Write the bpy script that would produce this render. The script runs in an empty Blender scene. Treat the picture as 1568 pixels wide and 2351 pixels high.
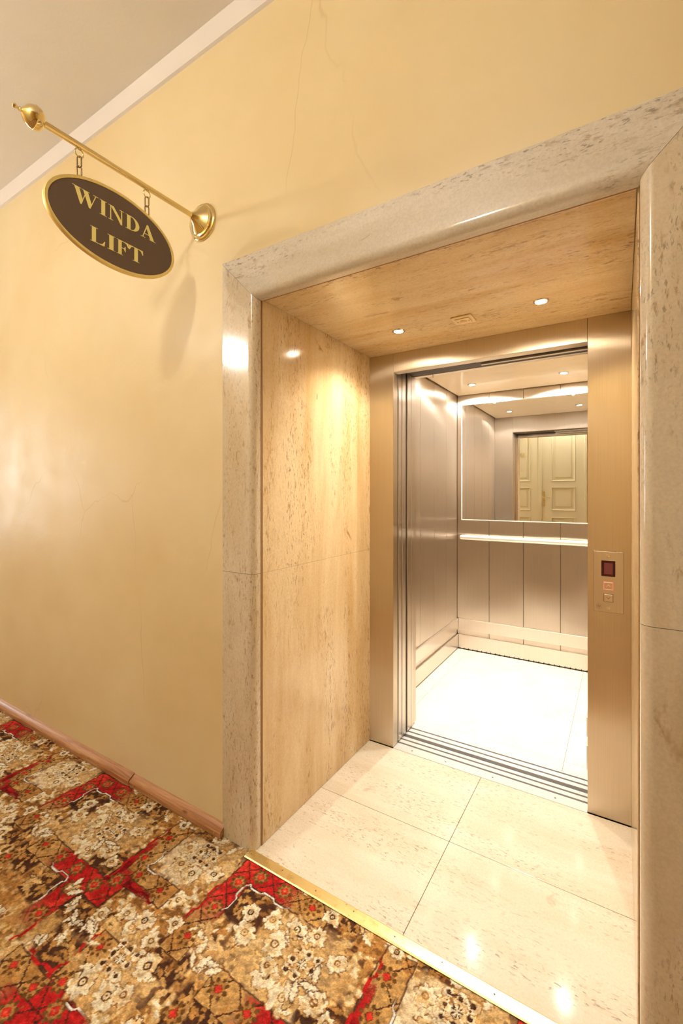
import bpy, bmesh, math, random
import numpy as np
from mathutils import Vector, Matrix

scene = bpy.context.scene
COL = scene.collection
R = math.radians
PI = math.pi

# ------------------------------------------------------------------ camera, world, large lights, exposure
cam_d = bpy.data.cameras.new('camera')
cam_d.sensor_fit = 'HORIZONTAL'; cam_d.sensor_width = 24.0
cam_d.lens = 1027.16 * 24.0 / 1568.0
cam_d.shift_y = -(1175.5 - 1131.9) / 1568.0
cam_d.clip_start = 0.02
cam = bpy.data.objects.new('camera', cam_d); COL.objects.link(cam)
cam.location = (0, 0, 1.35); cam.rotation_euler = (PI / 2, 0, 0.559914)
scene.camera = cam

world = bpy.data.worlds.new('world'); scene.world = world; world.use_nodes = True
wb = world.node_tree.nodes['Background']
wb.inputs[0].default_value = (0.85, 0.92, 1.0, 1); wb.inputs[1].default_value = 0.3

vs = scene.view_settings
vs.view_transform = 'Standard'; vs.look = 'None'; vs.gamma = 1.0; vs.use_curve_mapping = False
vs.exposure = 0.0
scene.cycles.max_bounces = 6
scene.cycles.diffuse_bounces = 3
scene.cycles.glossy_bounces = 5
scene.cycles.use_light_tree = False
scene.cycles.use_adaptive_sampling = True
scene.cycles.adaptive_threshold = 0.07
scene.cycles.sample_clamp_indirect = 14.0
scene.cycles.caustics_refractive = False

WINDOW_W, GLOBE_L, NICHE_W, CABIN_W = 45, 168, 33, 47
wl = bpy.data.lights.new('window_daylight', 'AREA'); wl.shape = 'RECTANGLE'; wl.size = 1.5; wl.size_y = 1.8
wl.energy = WINDOW_W; wl.color = (0.97, 0.99, 1.0)
wlo = bpy.data.objects.new('window_daylight', wl); COL.objects.link(wlo)
wlo.location = (-6.99, 0.15, 1.60); wlo.rotation_euler = (0, -PI / 2, 0)

# ------------------------------------------------------------------ helpers
def link(o, parent=None, loc=None):
    COL.objects.link(o)
    if parent is not None:
        o.parent = parent
    return o

def wloc(o):
    v = Vector(o.location)
    p = o.parent
    while p:
        v = v + Vector(p.location); p = p.parent
    return v

def tag(o, label=None, cat=None, group=None, kind=None):
    if label: o['label'] = label
    if cat: o['category'] = cat
    if group: o['group'] = group
    if kind: o['kind'] = kind
    return o

def empty(name, loc, label=None, cat=None, group=None, kind=None):
    o = bpy.data.objects.new(name, None); COL.objects.link(o)
    o.location = loc; o.empty_display_size = 0.05
    return tag(o, label, cat, group, kind)

def finish(name, bm, mat, parent=None, smooth=False, origin=None):
    """link a bmesh that is given in world coordinates as one mesh object"""
    me = bpy.data.meshes.new(name)
    if origin is None:
        xs = [v.co for v in bm.verts]
        lo = Vector((min(c.x for c in xs), min(c.y for c in xs), min(c.z for c in xs)))
        hi = Vector((max(c.x for c in xs), max(c.y for c in xs), max(c.z for c in xs)))
        origin = (lo + hi) / 2; origin.z = lo.z
    origin = Vector(origin)
    bmesh.ops.translate(bm, verts=bm.verts, vec=-origin)
    bmesh.ops.recalc_face_normals(bm, faces=bm.faces)
    if smooth:
        for f in bm.faces: f.smooth = True
        if smooth == 'auto':
            for e in bm.edges:
                if len(e.link_faces) != 2: continue
                a0, a1 = (f.calc_area() for f in e.link_faces)
                if e.calc_face_angle(0) > R(35) or max(a0, a1) > 12 * min(a0, a1): e.smooth = False   # keep flat faces flat
    bm.to_mesh(me); bm.free()
    o = bpy.data.objects.new(name, me); COL.objects.link(o)
    if mat is not None: me.materials.append(mat)
    if parent is not None:
        o.parent = parent; o.location = origin - wloc(parent)
    else:
        o.location = origin
    return o

def add_box(bm, x0, x1, y0, y1, z0, z1, bevel=0.0, seg=2):
    r = bmesh.ops.create_cube(bm, size=1.0)
    vs_ = r['verts']
    for v in vs_:
        v.co = Vector(((x0 + x1) / 2 + v.co.x * (x1 - x0), (y0 + y1) / 2 + v.co.y * (y1 - y0), (z0 + z1) / 2 + v.co.z * (z1 - z0)))
    if bevel > 0:
        es = list({e for v in vs_ for e in v.link_edges})
        bmesh.ops.bevel(bm, geom=es, offset=bevel, segments=seg, affect='EDGES', profile=0.5)

def box(name, x0, x1, y0, y1, z0, z1, mat, parent=None, bevel=0.0, seg=2):
    bm = bmesh.new(); add_box(bm, x0, x1, y0, y1, z0, z1, bevel, seg)
    return finish(name, bm, mat, parent, smooth='auto' if bevel else False)

def boxes(name, lst, mat, parent=None, bevel=0.0):
    bm = bmesh.new()
    for b in lst: add_box(bm, *b, bevel)
    return finish(name, bm, mat, parent)

def basis(axis):
    a = Vector(axis).normalized()
    t = Vector((0, 0, 1)) if abs(a.z) < 0.9 else Vector((1, 0, 0))
    u = a.cross(t).normalized(); w = a.cross(u).normalized()
    return a, u, w

def add_lathe(bm, base, axis, prof, n=32):
    """prof: list of (distance along axis, radius)"""
    a, u, w = basis(axis); base = Vector(base); rings = []
    for d, r in prof:
        if r < 1e-6:
            rings.append([bm.verts.new(base + a * d)])
        else:
            rings.append([bm.verts.new(base + a * d + (u * math.cos(2 * PI * i / n) + w * math.sin(2 * PI * i / n)) * r) for i in range(n)])
    for A, B in zip(rings, rings[1:]):
        for i in range(n):
            j = (i + 1) % n
            if len(A) == 1 and len(B) > 1: bm.faces.new((A[0], B[i], B[j]))
            elif len(B) == 1 and len(A) > 1: bm.faces.new((A[i], A[j], B[0]))
            elif len(A) > 1: bm.faces.new((A[i], A[j], B[j], B[i]))

def lathe(name, base, axis, prof, mat, parent=None, n=32, smooth='auto'):
    bm = bmesh.new(); add_lathe(bm, base, axis, prof, n)
    return finish(name, bm, mat, parent, smooth=smooth)

def add_loop_tube(bm, pts, rad, n=8):
    """closed tube along a ring of points"""
    m = len(pts); pts = [Vector(p) for p in pts]; rings = []
    c = sum(pts, Vector()) / m
    for i in range(m):
        t = (pts[(i + 1) % m] - pts[i - 1]).normalized()
        o = (pts[i] - c); o = (o - t * o.dot(t)).normalized(); b = t.cross(o)
        rings.append([bm.verts.new(pts[i] + (o * math.cos(2 * PI * k / n) + b * math.sin(2 * PI * k / n)) * rad) for k in range(n)])
    for i in range(m):
        A, B = rings[i], rings[(i + 1) % m]
        for k in range(n):
            bm.faces.new((A[k], A[(k + 1) % n], B[(k + 1) % n], B[k]))

def add_prism(bm, poly, f0, f1):
    """poly of 2D points; f0/f1 map a 2D point to the two ends"""
    A = [bm.verts.new(f0(*p)) for p in poly]; B = [bm.verts.new(f1(*p)) for p in poly]
    n = len(poly)
    bm.faces.new(A); bm.faces.new(B[::-1])
    for i in range(n):
        bm.faces.new((A[i], B[i], B[(i + 1) % n], A[(i + 1) % n]))

# ------------------------------------------------------------------ materials
def srgb(r, g, b):
    return tuple((c / 255 / 12.92) if c / 255 <= 0.04045 else ((c / 255 + 0.055) / 1.055) ** 2.4 for c in (r, g, b)) + (1,)

class NT:
    def __init__(s, name):
        s.m = bpy.data.materials.new(name); s.m.use_nodes = True
        s.t = s.m.node_tree; s.b = s.t.nodes['Principled BSDF']
    def n(s, typ, **kw):
        nd = s.t.nodes.new(typ)
        for k, v in kw.items():
            if k.startswith('i_'):
                key = k[2:]; key = int(key) if key.isdigit() else key.replace('_', ' ')
                s.set(nd.inputs[key], v)
            else: setattr(nd, k, v)
        return nd
    def set(s, inp, v):
        if hasattr(v, 'outputs'): s.t.links.new(v.outputs[0], inp)
        elif hasattr(v, 'is_output'): s.t.links.new(v, inp)
        else: inp.default_value = v
    def p(s, **kw):
        for k, v in kw.items(): s.set(s.b.inputs[k.replace('_', ' ')], v)
        return s
    def pos(s, scale=(1, 1, 1), loc=(0, 0, 0)):
        g = s.n('ShaderNodeNewGeometry'); m = s.n('ShaderNodeMapping')
        m.inputs['Scale'].default_value = scale; m.inputs['Location'].default_value = loc
        s.t.links.new(g.outputs['Position'], m.inputs['Vector']); return m
    def noise(s, vec, scale, detail=4, rough=0.55, dist=0.0):
        nd = s.n('ShaderNodeTexNoise', i_Vector=vec, i_Scale=scale, i_Detail=detail, i_Roughness=rough, i_Distortion=dist)
        return nd.outputs['Fac']
    def ramp(s, fac, stops, interp='LINEAR'):
        nd = s.n('ShaderNodeValToRGB', i_Fac=fac); cr = nd.color_ramp; cr.interpolation = interp
        while len(cr.elements) < len(stops): cr.elements.new(0.5)
        for e, (p_, c) in zip(cr.elements, stops):
            e.position = p_; e.color = c if not isinstance(c, (int, float)) else (c, c, c, 1)
        return nd.outputs['Color']
    def mix(s, fac, a, b, mode='MIX'):
        nd = s.n('ShaderNodeMix', data_type='RGBA', blend_type=mode)
        s.set(nd.inputs[0], fac); s.set(nd.inputs[6], a); s.set(nd.inputs[7], b); return nd.outputs[2]
    def math(s, op, a, b=0.0):
        nd = s.n('ShaderNodeMath', operation=op); s.set(nd.inputs[0], a); s.set(nd.inputs[1], b); return nd.outputs[0]
    def bump(s, h, strength, dist):
        nd = s.n('ShaderNodeBump', i_Height=h, i_Strength=strength, i_Distance=dist)
        s.set(s.b.inputs['Normal'], nd.outputs[0]); return nd

def plain(name, col, rough=0.5, metal=0.0, **kw):
    t = NT(name); t.p(Base_Color=col, Roughness=rough, Metallic=metal); t.p(**kw)
    v = t.pos(); f = t.noise(v, 30, 3)
    t.p(Roughness=t.math('ADD', t.math('MULTIPLY', f, 0.12), max(0, rough - 0.06)))
    return t.m

def wall_paint(name, c0, c1, rough=0.42, cracks=True):
    t = NT(name); v = t.pos()
    big = t.noise(v, 1.3, 3, 0.6)
    col = t.mix(t.ramp(big, [(0.35, 0.0), (0.68, 1.0)]), c0, c1)
    if cracks:
        dv = t.pos((1.0, 1.0, 0.55))
        wob = t.n('ShaderNodeTexNoise', i_Vector=dv, i_Scale=6.0, i_Detail=3.0)
        add = t.n('ShaderNodeVectorMath', operation='MULTIPLY_ADD')
        t.set(add.inputs[0], wob.outputs['Color']); add.inputs[1].default_value = (0.12, 0.12, 0.12); t.set(add.inputs[2], dv)
        vo = t.n('ShaderNodeTexVoronoi', feature='DISTANCE_TO_EDGE', i_Scale=1.15); t.set(vo.inputs['Vector'], add.outputs[0])
        line = t.ramp(vo.outputs['Distance'], [(0.0, 1.0), (0.0025, 0.0)])
        msk = t.ramp(t.noise(t.pos((1, 1, 1), (3, 1, 7)), 1.6, 2), [(0.54, 0.0), (0.64, 0.22)])
        col = t.mix(t.math('MULTIPLY', line, msk), col, srgb(150, 112, 60))
    fine = t.noise(v, 26, 2, 0.62)
    t.p(Base_Color=col, Roughness=t.ramp(t.noise(v, 3.1, 2, .7), [(0.3, rough - .05), (0.7, rough + .12)]))
    t.bump(fine, 0.16, 0.006)
    return t.m

def travertine(name, grain, base, light, vein, stain_amt=0.7, rough=0.12, loc=(0, 0, 0), pit_amt=1.0, speck=1.0):
    """grain: stretch vector, small along the bedding"""
    t = NT(name); v = t.pos(grain, loc); w = t.pos((1, 1, 1), loc)
    broad = t.noise(v, 8.0, 4, 0.6, 0.5)
    col = t.mix(t.ramp(broad, [(0.32, 0.0), (0.62, 1.0)]), base, light)
    fl = t.noise(t.pos(tuple(0.12 + 0.88 * g for g in grain), (loc[0], loc[1] + 5, loc[2])), 70.0, 4, 0.7, 0.35)
    bedn = t.noise(v, 7.5, 3, 0.6, 0.3)
    band_ = t.ramp(bedn, [(0.45, 0.12), (0.58, 1.0)])
    blot = t.ramp(t.noise(t.pos(tuple(0.5 + 0.5 * g for g in grain), (loc[0] + 9, loc[1], loc[2] + 3)), 8.0, 4, 0.65, 0.9), [(0.66, 0.0), (0.76, 0.75)])
    col = t.mix(t.math('MULTIPLY', blot, min(1.0, stain_amt + .25)), col, vein)
    col = t.mix(t.math('MULTIPLY', t.math('MULTIPLY', t.ramp(fl, [(0.60 - .045 * speck, 0.0), (0.73 - .035 * speck, 1.0)]), band_), stain_amt), col, vein)
    fineg = t.noise(w, 140.0, 2, 0.6)
    col = t.mix(0.22, col, t.mix(1.0, col, t.ramp(fineg, [(0.35, .55), (0.65, 1.0)]), 'MULTIPLY'))
    # pores: short dark dashes lying in beds
    pv = t.pos(tuple(0.18 + 0.82 * g for g in grain), (loc[0] + 1, loc[1] + 2, loc[2]))
    pit = t.noise(pv, 130.0, 3, 0.6, 0.3)
    bed = t.ramp(bedn, [(0.46, 0.06), (0.60, 1.0)])
    pm = t.math('MULTIPLY', t.ramp(pit, [(0.575, 0.0), (0.65, 1.0)]), bed)
    big = t.ramp(t.noise(pv, 30.0, 3, 0.55, 0.8), [(0.72, 0.0), (0.77, 1.0)])
    pm = t.math('MULTIPLY', t.math('MAXIMUM', pm, t.math('MULTIPLY', big, 0.8)), 0.75 * pit_amt)
    dark = tuple(c * 0.42 for c in vein[:3]) + (1,)
    col = t.mix(pm, col, dark)
    t.p(Base_Color=col, Roughness=t.math('ADD', t.math('MULTIPLY', pm, 0.5), rough), IOR=1.5)
    return t.m

def steel(name, col, rough=0.3, aniso=0.92, wave=0.5, wscale=3.2, horiz=True):
    t = NT(name)
    g = t.n('ShaderNodeNewGeometry')
    cr = t.n('ShaderNodeVectorMath', operation='CROSS_PRODUCT'); t.t.links.new(g.outputs['Normal'], cr.inputs[0])
    cr.inputs[1].default_value = (0.02, 0.01, 1) if horiz else (1, 0.02, 0.01)
    nm = t.n('ShaderNodeVectorMath', operation='NORMALIZE'); t.t.links.new(cr.outputs[0], nm.inputs[0])
    t.set(t.b.inputs['Tangent'], nm.outputs[0])
    br = t.noise(t.pos((420, 420, 3) if horiz else (3, 3, 420)), 1.0, 2, .6)
    c = t.mix(t.ramp(br, [(0.3, 0.0), (0.7, 1.0)]), tuple(x * 0.93 for x in col[:3]) + (1,), col)
    t.p(Base_Color=c, Metallic=1.0, Anisotropic=aniso,
        Roughness=rough)
    h = None
    for vec, ph, am in (((9, 7, 7.5), .4, 1.0), ((-5.5, 4, 12), 2.1, .8), ((15, -11, 5), 4.4, .55)):
        dp = t.n('ShaderNodeVectorMath', operation='DOT_PRODUCT'); t.t.links.new(g.outputs['Position'], dp.inputs[0])
        dp.inputs[1].default_value = tuple(c * wscale / 3 for c in vec)
        sn = t.math('MULTIPLY', t.math('SINE', t.math('ADD', dp.outputs['Value'], ph)), am)
        h = sn if h is None else t.math('ADD', h, sn)
    bsm = t.n('ShaderNodeBump', i_Height=h, i_Strength=1.0, i_Distance=0.0016 * wave)
    t.set(t.b.inputs['Normal'], bsm.outputs[0])
    return t.m

def wood(name):
    t = NT(name); v = t.pos((1.2, 22, 22))
    g = t.noise(v, 3.0, 6, .6, 0.8)
    col = t.ramp(g, [(0.3, srgb(140, 92, 56)), (0.5, srgb(178, 126, 84)), (0.68, srgb(200, 154, 112))])
    vo = t.n('ShaderNodeTexVoronoi', i_Scale=4.2); t.set(vo.inputs['Vector'], t.pos((1, 2.5, 2.5)))
    kn = t.ramp(vo.outputs['Distance'], [(0.03, 1.0), (0.09, 0.0)])
    col = t.mix(t.math('MULTIPLY', kn, 0.75), col, srgb(96, 50, 30))
    worn = t.ramp(t.noise(t.pos((4, 30, 30)), 4, 5, .7), [(0.60, 0.0), (0.74, 0.5)])
    col = t.mix(worn, col, srgb(205, 160, 120))
    t.p(Base_Color=col, Roughness=0.32); t.bump(g, 0.1, 0.002); return t.m

def brass(name, col, rough):
    t = NT(name); f = t.noise(t.pos(), 40, 4)
    t.p(Base_Color=t.mix(t.ramp(f, [(0.35, 0.0), (0.7, 0.2)]), col, tuple(c * .8 for c in col[:3]) + (1,)), Metallic=1.0,
        Roughness=t.ramp(f, [(0.3, rough * .8), (0.7, rough * 1.3)]))
    return t.m

def emit(name, col, strength):
    t = NT(name); t.p(Base_Color=(0.03, 0.02, 0.02, 1) if strength < 5 else (.8, .8, .8, 1), Emission_Color=col, Emission_Strength=strength); return t.m

M = {}
M['wall'] = wall_paint('yellow_oil_paint', srgb(217, 196, 148), srgb(225, 208, 166))
M['wall2'] = wall_paint('yellow_oil_paint_back', srgb(222, 184, 112), srgb(228, 194, 128), cracks=False)
M['ceil'] = wall_paint('ceiling_white', srgb(230, 226, 220), srgb(236, 233, 228), rough=0.6, cracks=False)
M['cornice'] = wall_paint('cornice_white', srgb(222, 217, 212), srgb(228, 223, 218), rough=0.5, cracks=False)
VZ = (1, 1, 0.16); VX = (0.16, 1, 1)
c_b, c_l, c_v = srgb(214, 181, 131), srgb(233, 211, 171), srgb(152, 102, 50)
M['jamb'] = travertine('travertine_jamb', VZ, c_b, c_l, c_v)
M['soffit'] = travertine('travertine_soffit', VX, c_b, c_l, c_v, loc=(3, 0, 1))
M['frame_v'] = travertine('travertine_frame_upright', (1, 1, .22), srgb(206, 188, 156), srgb(222, 209, 185), srgb(160, 124, 78), 0.8, 0.13, (5, 2, 0), 0.8, 0.95)
M['frame_h'] = travertine('travertine_frame_lintel', (.22, 1, 1), srgb(208, 198, 178), srgb(222, 214, 200), srgb(150, 128, 96), 0.7, 0.13, (1, 6, 2), 0.9, 1.15)
M['tile'] = travertine('travertine_floor', (0.2, 1, 1), srgb(224, 211, 190), srgb(234, 225, 209), srgb(160, 120, 78), 0.42, 0.10, (7, 1, 0), 0.9, 0.6)
M['cabtile'] = travertine('travertine_cabin_floor', (0.5, 0.5, 1), srgb(234, 226, 210), srgb(240, 234, 222), srgb(190, 150, 100), 0.3, 0.22, (2, 9, 0), 0.7)
M['steel'] = steel('brushed_steel_entrance', (0.72, 0.63, 0.51, 1), 0.34, 1.0, 0.9, 2.4)
M['cabsteel'] = steel('brushed_steel_cabin', (0.74, 0.66, 0.57, 1), 0.36, 1.0, 0.9, 3.0)
M['doorsteel'] = steel('brushed_steel_door', (0.72, 0.65, 0.57, 1), 0.285, 0.95, 0.3, 3.0)
M['railsteel'] = steel('brushed_steel_rail', (0.78, 0.71, 0.64, 1), 0.29, 0.8, 0.1, 3.0)
M['plate'] = steel('brushed_steel_plate', (0.72, 0.64, 0.54, 1), 0.34, 0.6, 0.05, 3.0)
M['alu'] = plain('sill_aluminium', (0.70, 0.69, 0.68, 1), 0.45, 0.5)
M['darkmetal'] = plain('dark_header_metal', (0.055, 0.036, 0.028, 1), 0.42)
M['black'] = plain('black_void', (0.012, 0.010, 0.009, 1), 0.8)
M['groove'] = plain('grout_dark_brown', (0.07, 0.05, 0.038, 1), 0.7)  # dark brown of the grout and the floor bases
M['joint'] = plain('stone_joint', srgb(140, 100, 60), 0.7)
M['railbar'] = plain('satin_rail', (0.86, 0.82, 0.77, 1), 0.34, 0.8)
M['mirror'] = plain('mirror_glass', (0.93, 0.92, 0.90, 1), 0.0, 1.0)
M['mirror'].node_tree.nodes['Principled BSDF'].inputs['Roughness'].default_value = 0.0
for l in list(M['mirror'].node_tree.links):
    if l.to_socket.name == 'Roughness': M['mirror'].node_tree.links.remove(l)
M['mirror_edge'] = plain('mirror_bevel', (0.95, 0.94, 0.92, 1), 0.35, 0.6)
M['cabceil'] = plain('cabin_ceiling_cream', srgb(226, 202, 164), 0.18, Coat_Weight=0.3)
M['brass'] = brass('polished_brass', (0.74, 0.60, 0.31, 1), 0.10)
M['strip'] = brass('brass_threshold', (0.92, 0.76, 0.36, 1), 0.30)
M['chain'] = brass('aged_brass_chain', (0.26, 0.18, 0.09, 1), 0.4)
M['signface'] = plain('sign_dark_brown', srgb(96, 77, 66), 0.5)
M['signgold'] = brass('sign_gold', (0.84, 0.72, 0.34, 1), 0.42)
M['letter'] = plain('letter_gold', srgb(242, 230, 142), 0.45)
M['wood'] = wood('stained_pine')
M['doorpaint'] = plain('door_cream_paint', srgb(234, 222, 182), 0.35)
M['plastic'] = plain('cream_plastic', srgb(232, 206, 160), 0.4)
M['chrome'] = plain('chrome', (0.85, 0.82, 0.78, 1), 0.12, 1.0)
M['bulb'] = emit('halogen_glow', (1.0, 0.84, 0.60, 1), 260)
M['cabbulb'] = emit('cabin_halogen_glow', (1.0, 0.92, 0.80, 1), 330)
M['globe'] = emit('opal_globe_glow', (1.0, 0.985, 0.96, 1), GLOBE_L)
M['display'] = plain('display_dark_red', (0.03, 0.002, 0.003, 1), 0.3)
M['displayglow'] = emit('display_red_glow', (0.7, 0.004, 0.012, 1), 0.16)
M['btn'] = plain('button_steel', (0.80, 0.70, 0.58, 1), 0.3, 1.0)
M['btnlit'] = emit('button_red_glow', (1.0, 0.22, 0.12, 1), 0.9)
for k in ('displayglow', 'btnlit'): M[k].cycles.emission_sampling = 'NONE'
M['etch'] = plain('etched_dark', (0.20, 0.13, 0.08, 1), 0.5)

# ------------------------------------------------------------------ key dimensions (metres)
YW = 1.256                      # hallway face of the lift wall
YF = 1.245                      # front of the stone surround
NX0, NX1, NZ = -1.168, 0.032, 2.09   # niche
YP = 2.155                      # steel entrance plane
OX0, OX1, OZ = -1.027, -0.123, 1.99  # lift opening
CX0, CX1, CY0, CY1, CZ = -1.22, -0.130, 2.464, 3.846, 2.25
ZC = 3.21                       # hallway ceiling
HX0, HX1, HY0 = -7.0, 2.2, -0.95

# ------------------------------------------------------------------ the setting
def structure(o): o['kind'] = 'structure'; return o
structure(box('floor', HX0 - .1, HX1 + .1, HY0 - .1, YF + .02, -0.16, -0.012, M['groove']))
structure(box('ceiling', HX0 - .1, HX1 + .1, HY0 - .2, YW + .2, ZC, ZC + .12, M['ceil']))
structure(boxes('wall_front', [(HX0 - .1, -1.20, YW, YW + .14, -.1, ZC), (0.10, HX1 + .1, YW, YW + .14, -.1, ZC), (-1.20, 0.10, YW, YW + .14, 2.15, ZC)], M['wall']))
structure(box('wall_right', HX1, HX1 + .12, HY0, YW, -.1, ZC, M['wall2']))
# wall at the window end, with an opening for the window
structure(boxes('wall_left', [(HX0 - .12, HX0, HY0, -.65, -.1, ZC), (HX0 - .12, HX0, .95, YW, -.1, ZC), (HX0 - .12, HX0, -.65, .95, -.1, .8), (HX0 - .12, HX0, -.65, .95, 2.7, ZC)], M['wall2']))
win = empty('window_1', (HX0 - .06, .15, .8)); structure(win)
for (a, b, c, d) in ((-.65, .95, .8, .86), (-.65, .95, 2.64, 2.7), (-.65, -.59, .86, 2.64), (.89, .95, .86, 2.64), (.12, .18, .86, 2.64)):
    box('window_frame', HX0 - .10, HX0 - .04, a, b, c, d, M['doorpaint'], win)
box('window_sill', HX0 - .02, HX0 + .12, -.72, 1.02, .76, .80, M['doorpaint'], win)
# opposite wall with the doorway
DX0, DX1, DZ = -1.96, -0.50, 2.62
structure(boxes('wall_back', [(HX0, DX0, HY0 - .14, HY0, -.1, ZC), (DX1, HX1, HY0 - .14, HY0, -.1, ZC), (DX0, DX1, HY0 - .14, HY0, DZ, ZC)], M['wall2']))

# cornice along the lift wall
bm = bmesh.new()
add_prism(bm, [(YW, 3.152), (1.244, 3.156), (1.222, 3.2), (1.216, ZC), (YW, ZC)], lambda y, z: (HX0, y, z), lambda y, z: (HX1, y, z))
structure(finish('trim_1', bm, M['cornice']))

# wooden skirting of the hallway
bb = empty('baseboard_front', (-2.0, 1.24, 0)); structure(bb)
prof = [(YW, 0), (1.226, 0), (1.225, .020), (1.229, .027), (1.236, .029), (1.240, .0335), (1.247, .038), (YW, .043)]
def board(x0, x1, dz=0.0, dy=0.0):
    bm = bmesh.new()
    add_prism(bm, prof, lambda y, z: (x0, y + dy * (y < 1.25), z * (1 + dz)), lambda y, z: (x1, y + dy * (y < 1.25), z * (1 + dz)))
    return finish('board', bm, M['wood'], bb)
board(HX0, -4.35); board(-4.346, -1.925, .06, -.002); b2 = board(-1.921, -1.327)
board(0.215, HX1)
for x, y, z in ((-1.36, 1.2245, .012), (-1.89, 1.2245, .012), (-2.6, 1.2225, .012), (-3.2, 1.2225, .012)):
    lathe('screw', (x, y + .002, z), (0, -1, 0), [(0, .004), (.0025, .004), (.003, .0025), (.0022, 0)], M['strip'], bb, 12)

# ------------------------------------------------------------------ travertine surround of the niche
sur = empty('trim_2', (-.57, YF, 0)); structure(sur)
def nose(w, yf, yb, r, n=12):
    """profile across the frame: s = 0 at the outer edge, w at the niche edge; rounded niche arris"""
    pts = [(0, yb), (0, yf + .003), (.003, yf)]
    for i in range(n + 1):
        a = PI / 2 * i / n
        pts.append((w - r + r * math.sin(a), yf + r - r * math.cos(a)))
    pts.append((w, yb)); return pts
FW = 0.167
pr = nose(FW, YF, 1.292, .026)
jz = 1.043
IL, IR, IT = -1.170, 0.036, 2.086
def upright(side, z0, mitre, z1=None):
    bm = bmesh.new()
    X = (lambda s: IL - FW + s) if side < 0 else (lambda s: IR + FW - s)
    top = (lambda s: IT + (FW - s) - .0006) if mitre else (lambda s: z1)
    add_prism(bm, pr, lambda s, y: (X(s), y, z0), lambda s, y: (X(s), y, top(s)))
    finish('stone_block', bm, M['frame_v'], sur, smooth='auto')
for sd in (-1, 1):
    upright(sd, -.01, False, jz - .0007); upright(sd, jz + .0007, True)
bm = bmesh.new()
add_prism(bm, pr, lambda s, y: (IL - (FW - s), y, IT + (FW - s) + .0006), lambda s, y: (IR + (FW - s), y, IT + (FW - s) + .0006))
finish('stone_block', bm, M['frame_h'], sur, smooth='auto')
# dark joint behind the frame
boxes('joint', [(IL - .02, IL + .001, 1.285, 1.300, 0, 2.1), (IR - .001, IR + .02, 1.285, 1.300, 0, 2.1), (IL, IR, 1.285, 1.300, IT + .002, 2.11)], M['joint'], sur)

# niche lining
nic = empty('wall_niche', (-.57, 1.7, 0)); structure(nic)
Y0 = 1.2945
for x0, x1 in ((NX0 - .02, NX0), (NX1, NX1 + .02)):
    box('stone_panel', x0, x1, Y0, YP + .01, .001, jz - .0003, M['jamb'], nic, .001)
    box('stone_panel', x0, x1, Y0, YP + .01, jz + .0003, NZ + .02, M['jamb'], nic, .001)
box('soffit_slab', NX0 + .0005, NX1 - .0005, Y0, YP + .01, NZ, NZ + .022, M['soffit'], nic, .0025)
# black enclosure round lining and lift shaft, added to stop light leaking in
structure(boxes('shaft_light_block', [(-1.75, -1.20, 1.40, 1.44, -.3, 2.9), (.055, .45, 1.40, 1.44, -.3, 2.9), (-1.26, -1.195, 1.44, 2.13, -.3, 2.4), (.06, .12, 1.44, 2.13, -.3, 2.4), (-1.2, .06, 1.30, 2.16, 2.13, 2.4),
    (-1.80, -1.75, 1.44, 4.2, -.3, 2.9), (.45, .5, 1.44, 4.2, -.3, 2.9), (-1.8, .5, 4.15, 4.2, -.3, 2.9), (-1.8, .5, 1.44, 4.2, 2.9, 2.95), (-1.8, .5, 2.2, 4.2, -.35, -.3)], M['black']))

# niche floor: four travertine tiles
nf = empty('floor_niche', (-.57, 1.7, 0)); structure(nf)
tx, ty = -.567, 1.69
for x0, x1 in ((NX0 - .004, tx - .0009), (tx + .0009, NX1 + .004)):
    for y0, y1 in ((1.243, ty - .0009), (ty + .0009, 2.150)):
        box('tile', x0, x1, y0, y1, -.02, .0, M['tile'], nf, .0006, 1)
box('grout', NX0 - .004, NX1 + .004, 1.243, 2.150, -.03, -.0015, M['groove'], nf)

# ------------------------------------------------------------------ brass threshold strip
th = empty('threshold_strip', (-.57, 1.24, 0), 'polished brass threshold strip between the patterned carpet and the stone floor', 'threshold strip')
bm = bmesh.new()
add_prism(bm, [(1.215, -.0004), (1.215, .0006), (1.219, .0032), (1.238, .0045), (1.252, .0042), (1.257, .0008), (1.257, -.0004)], lambda y, z: (-1.188, y, z), lambda y, z: (.055, y, z))
finish('strip', bm, M['strip'], th)
for i in range(9):
    lathe('screw', (-1.172 + i * .147, 1.236 + .004 * (i % 2), .0042), (0, 0, 1), [(0, .0026), (.0006, .0023), (.0007, .0012), (0.0002, 0)], M['etch'], th, 10)

# ------------------------------------------------------------------ steel entrance of the lift
en = empty('lift_entrance_frame', (-.57, YP, 0), 'brushed steel lift entrance frame at the back of the stone niche', 'lift frame')
def entr(name, lst):
    bm = bmesh.new()
    for b in lst: add_box(bm, *b, .0015, 1)
    return finish(name, bm, M['steel'], en, smooth='auto')
def entr_prism(name, poly, f0, f1):
    bm = bmesh.new(); add_prism(bm, poly, f0, f1); return finish(name, bm, M['steel'], en)
for xe, xi, k in ((NX0 + .0005, OX0, -1), (NX1 - .0005, OX1, 1)):
    entr_prism('jamb_panel', [(xe, YP), (xi + k * .0015, YP), (xi, YP + .0015), (xi, 2.208), (xi + k * .015, 2.208), (xi + k * .015, YP + .015), (xe, YP + .015)],
               lambda x, y: (x, y, .001), lambda x, y: (x, y, NZ - .001))
entr_prism('header_panel', [(YP + .0005, NZ - .001), (YP + .0005, OZ + .0015), (YP + .002, OZ), (2.208, OZ), (2.208, OZ + .015), (YP + .015, OZ + .015), (YP + .015, NZ - .001)],
           lambda y, z: (OX0 + .0015, y, z), lambda y, z: (OX1 - .0015, y, z))
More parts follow.
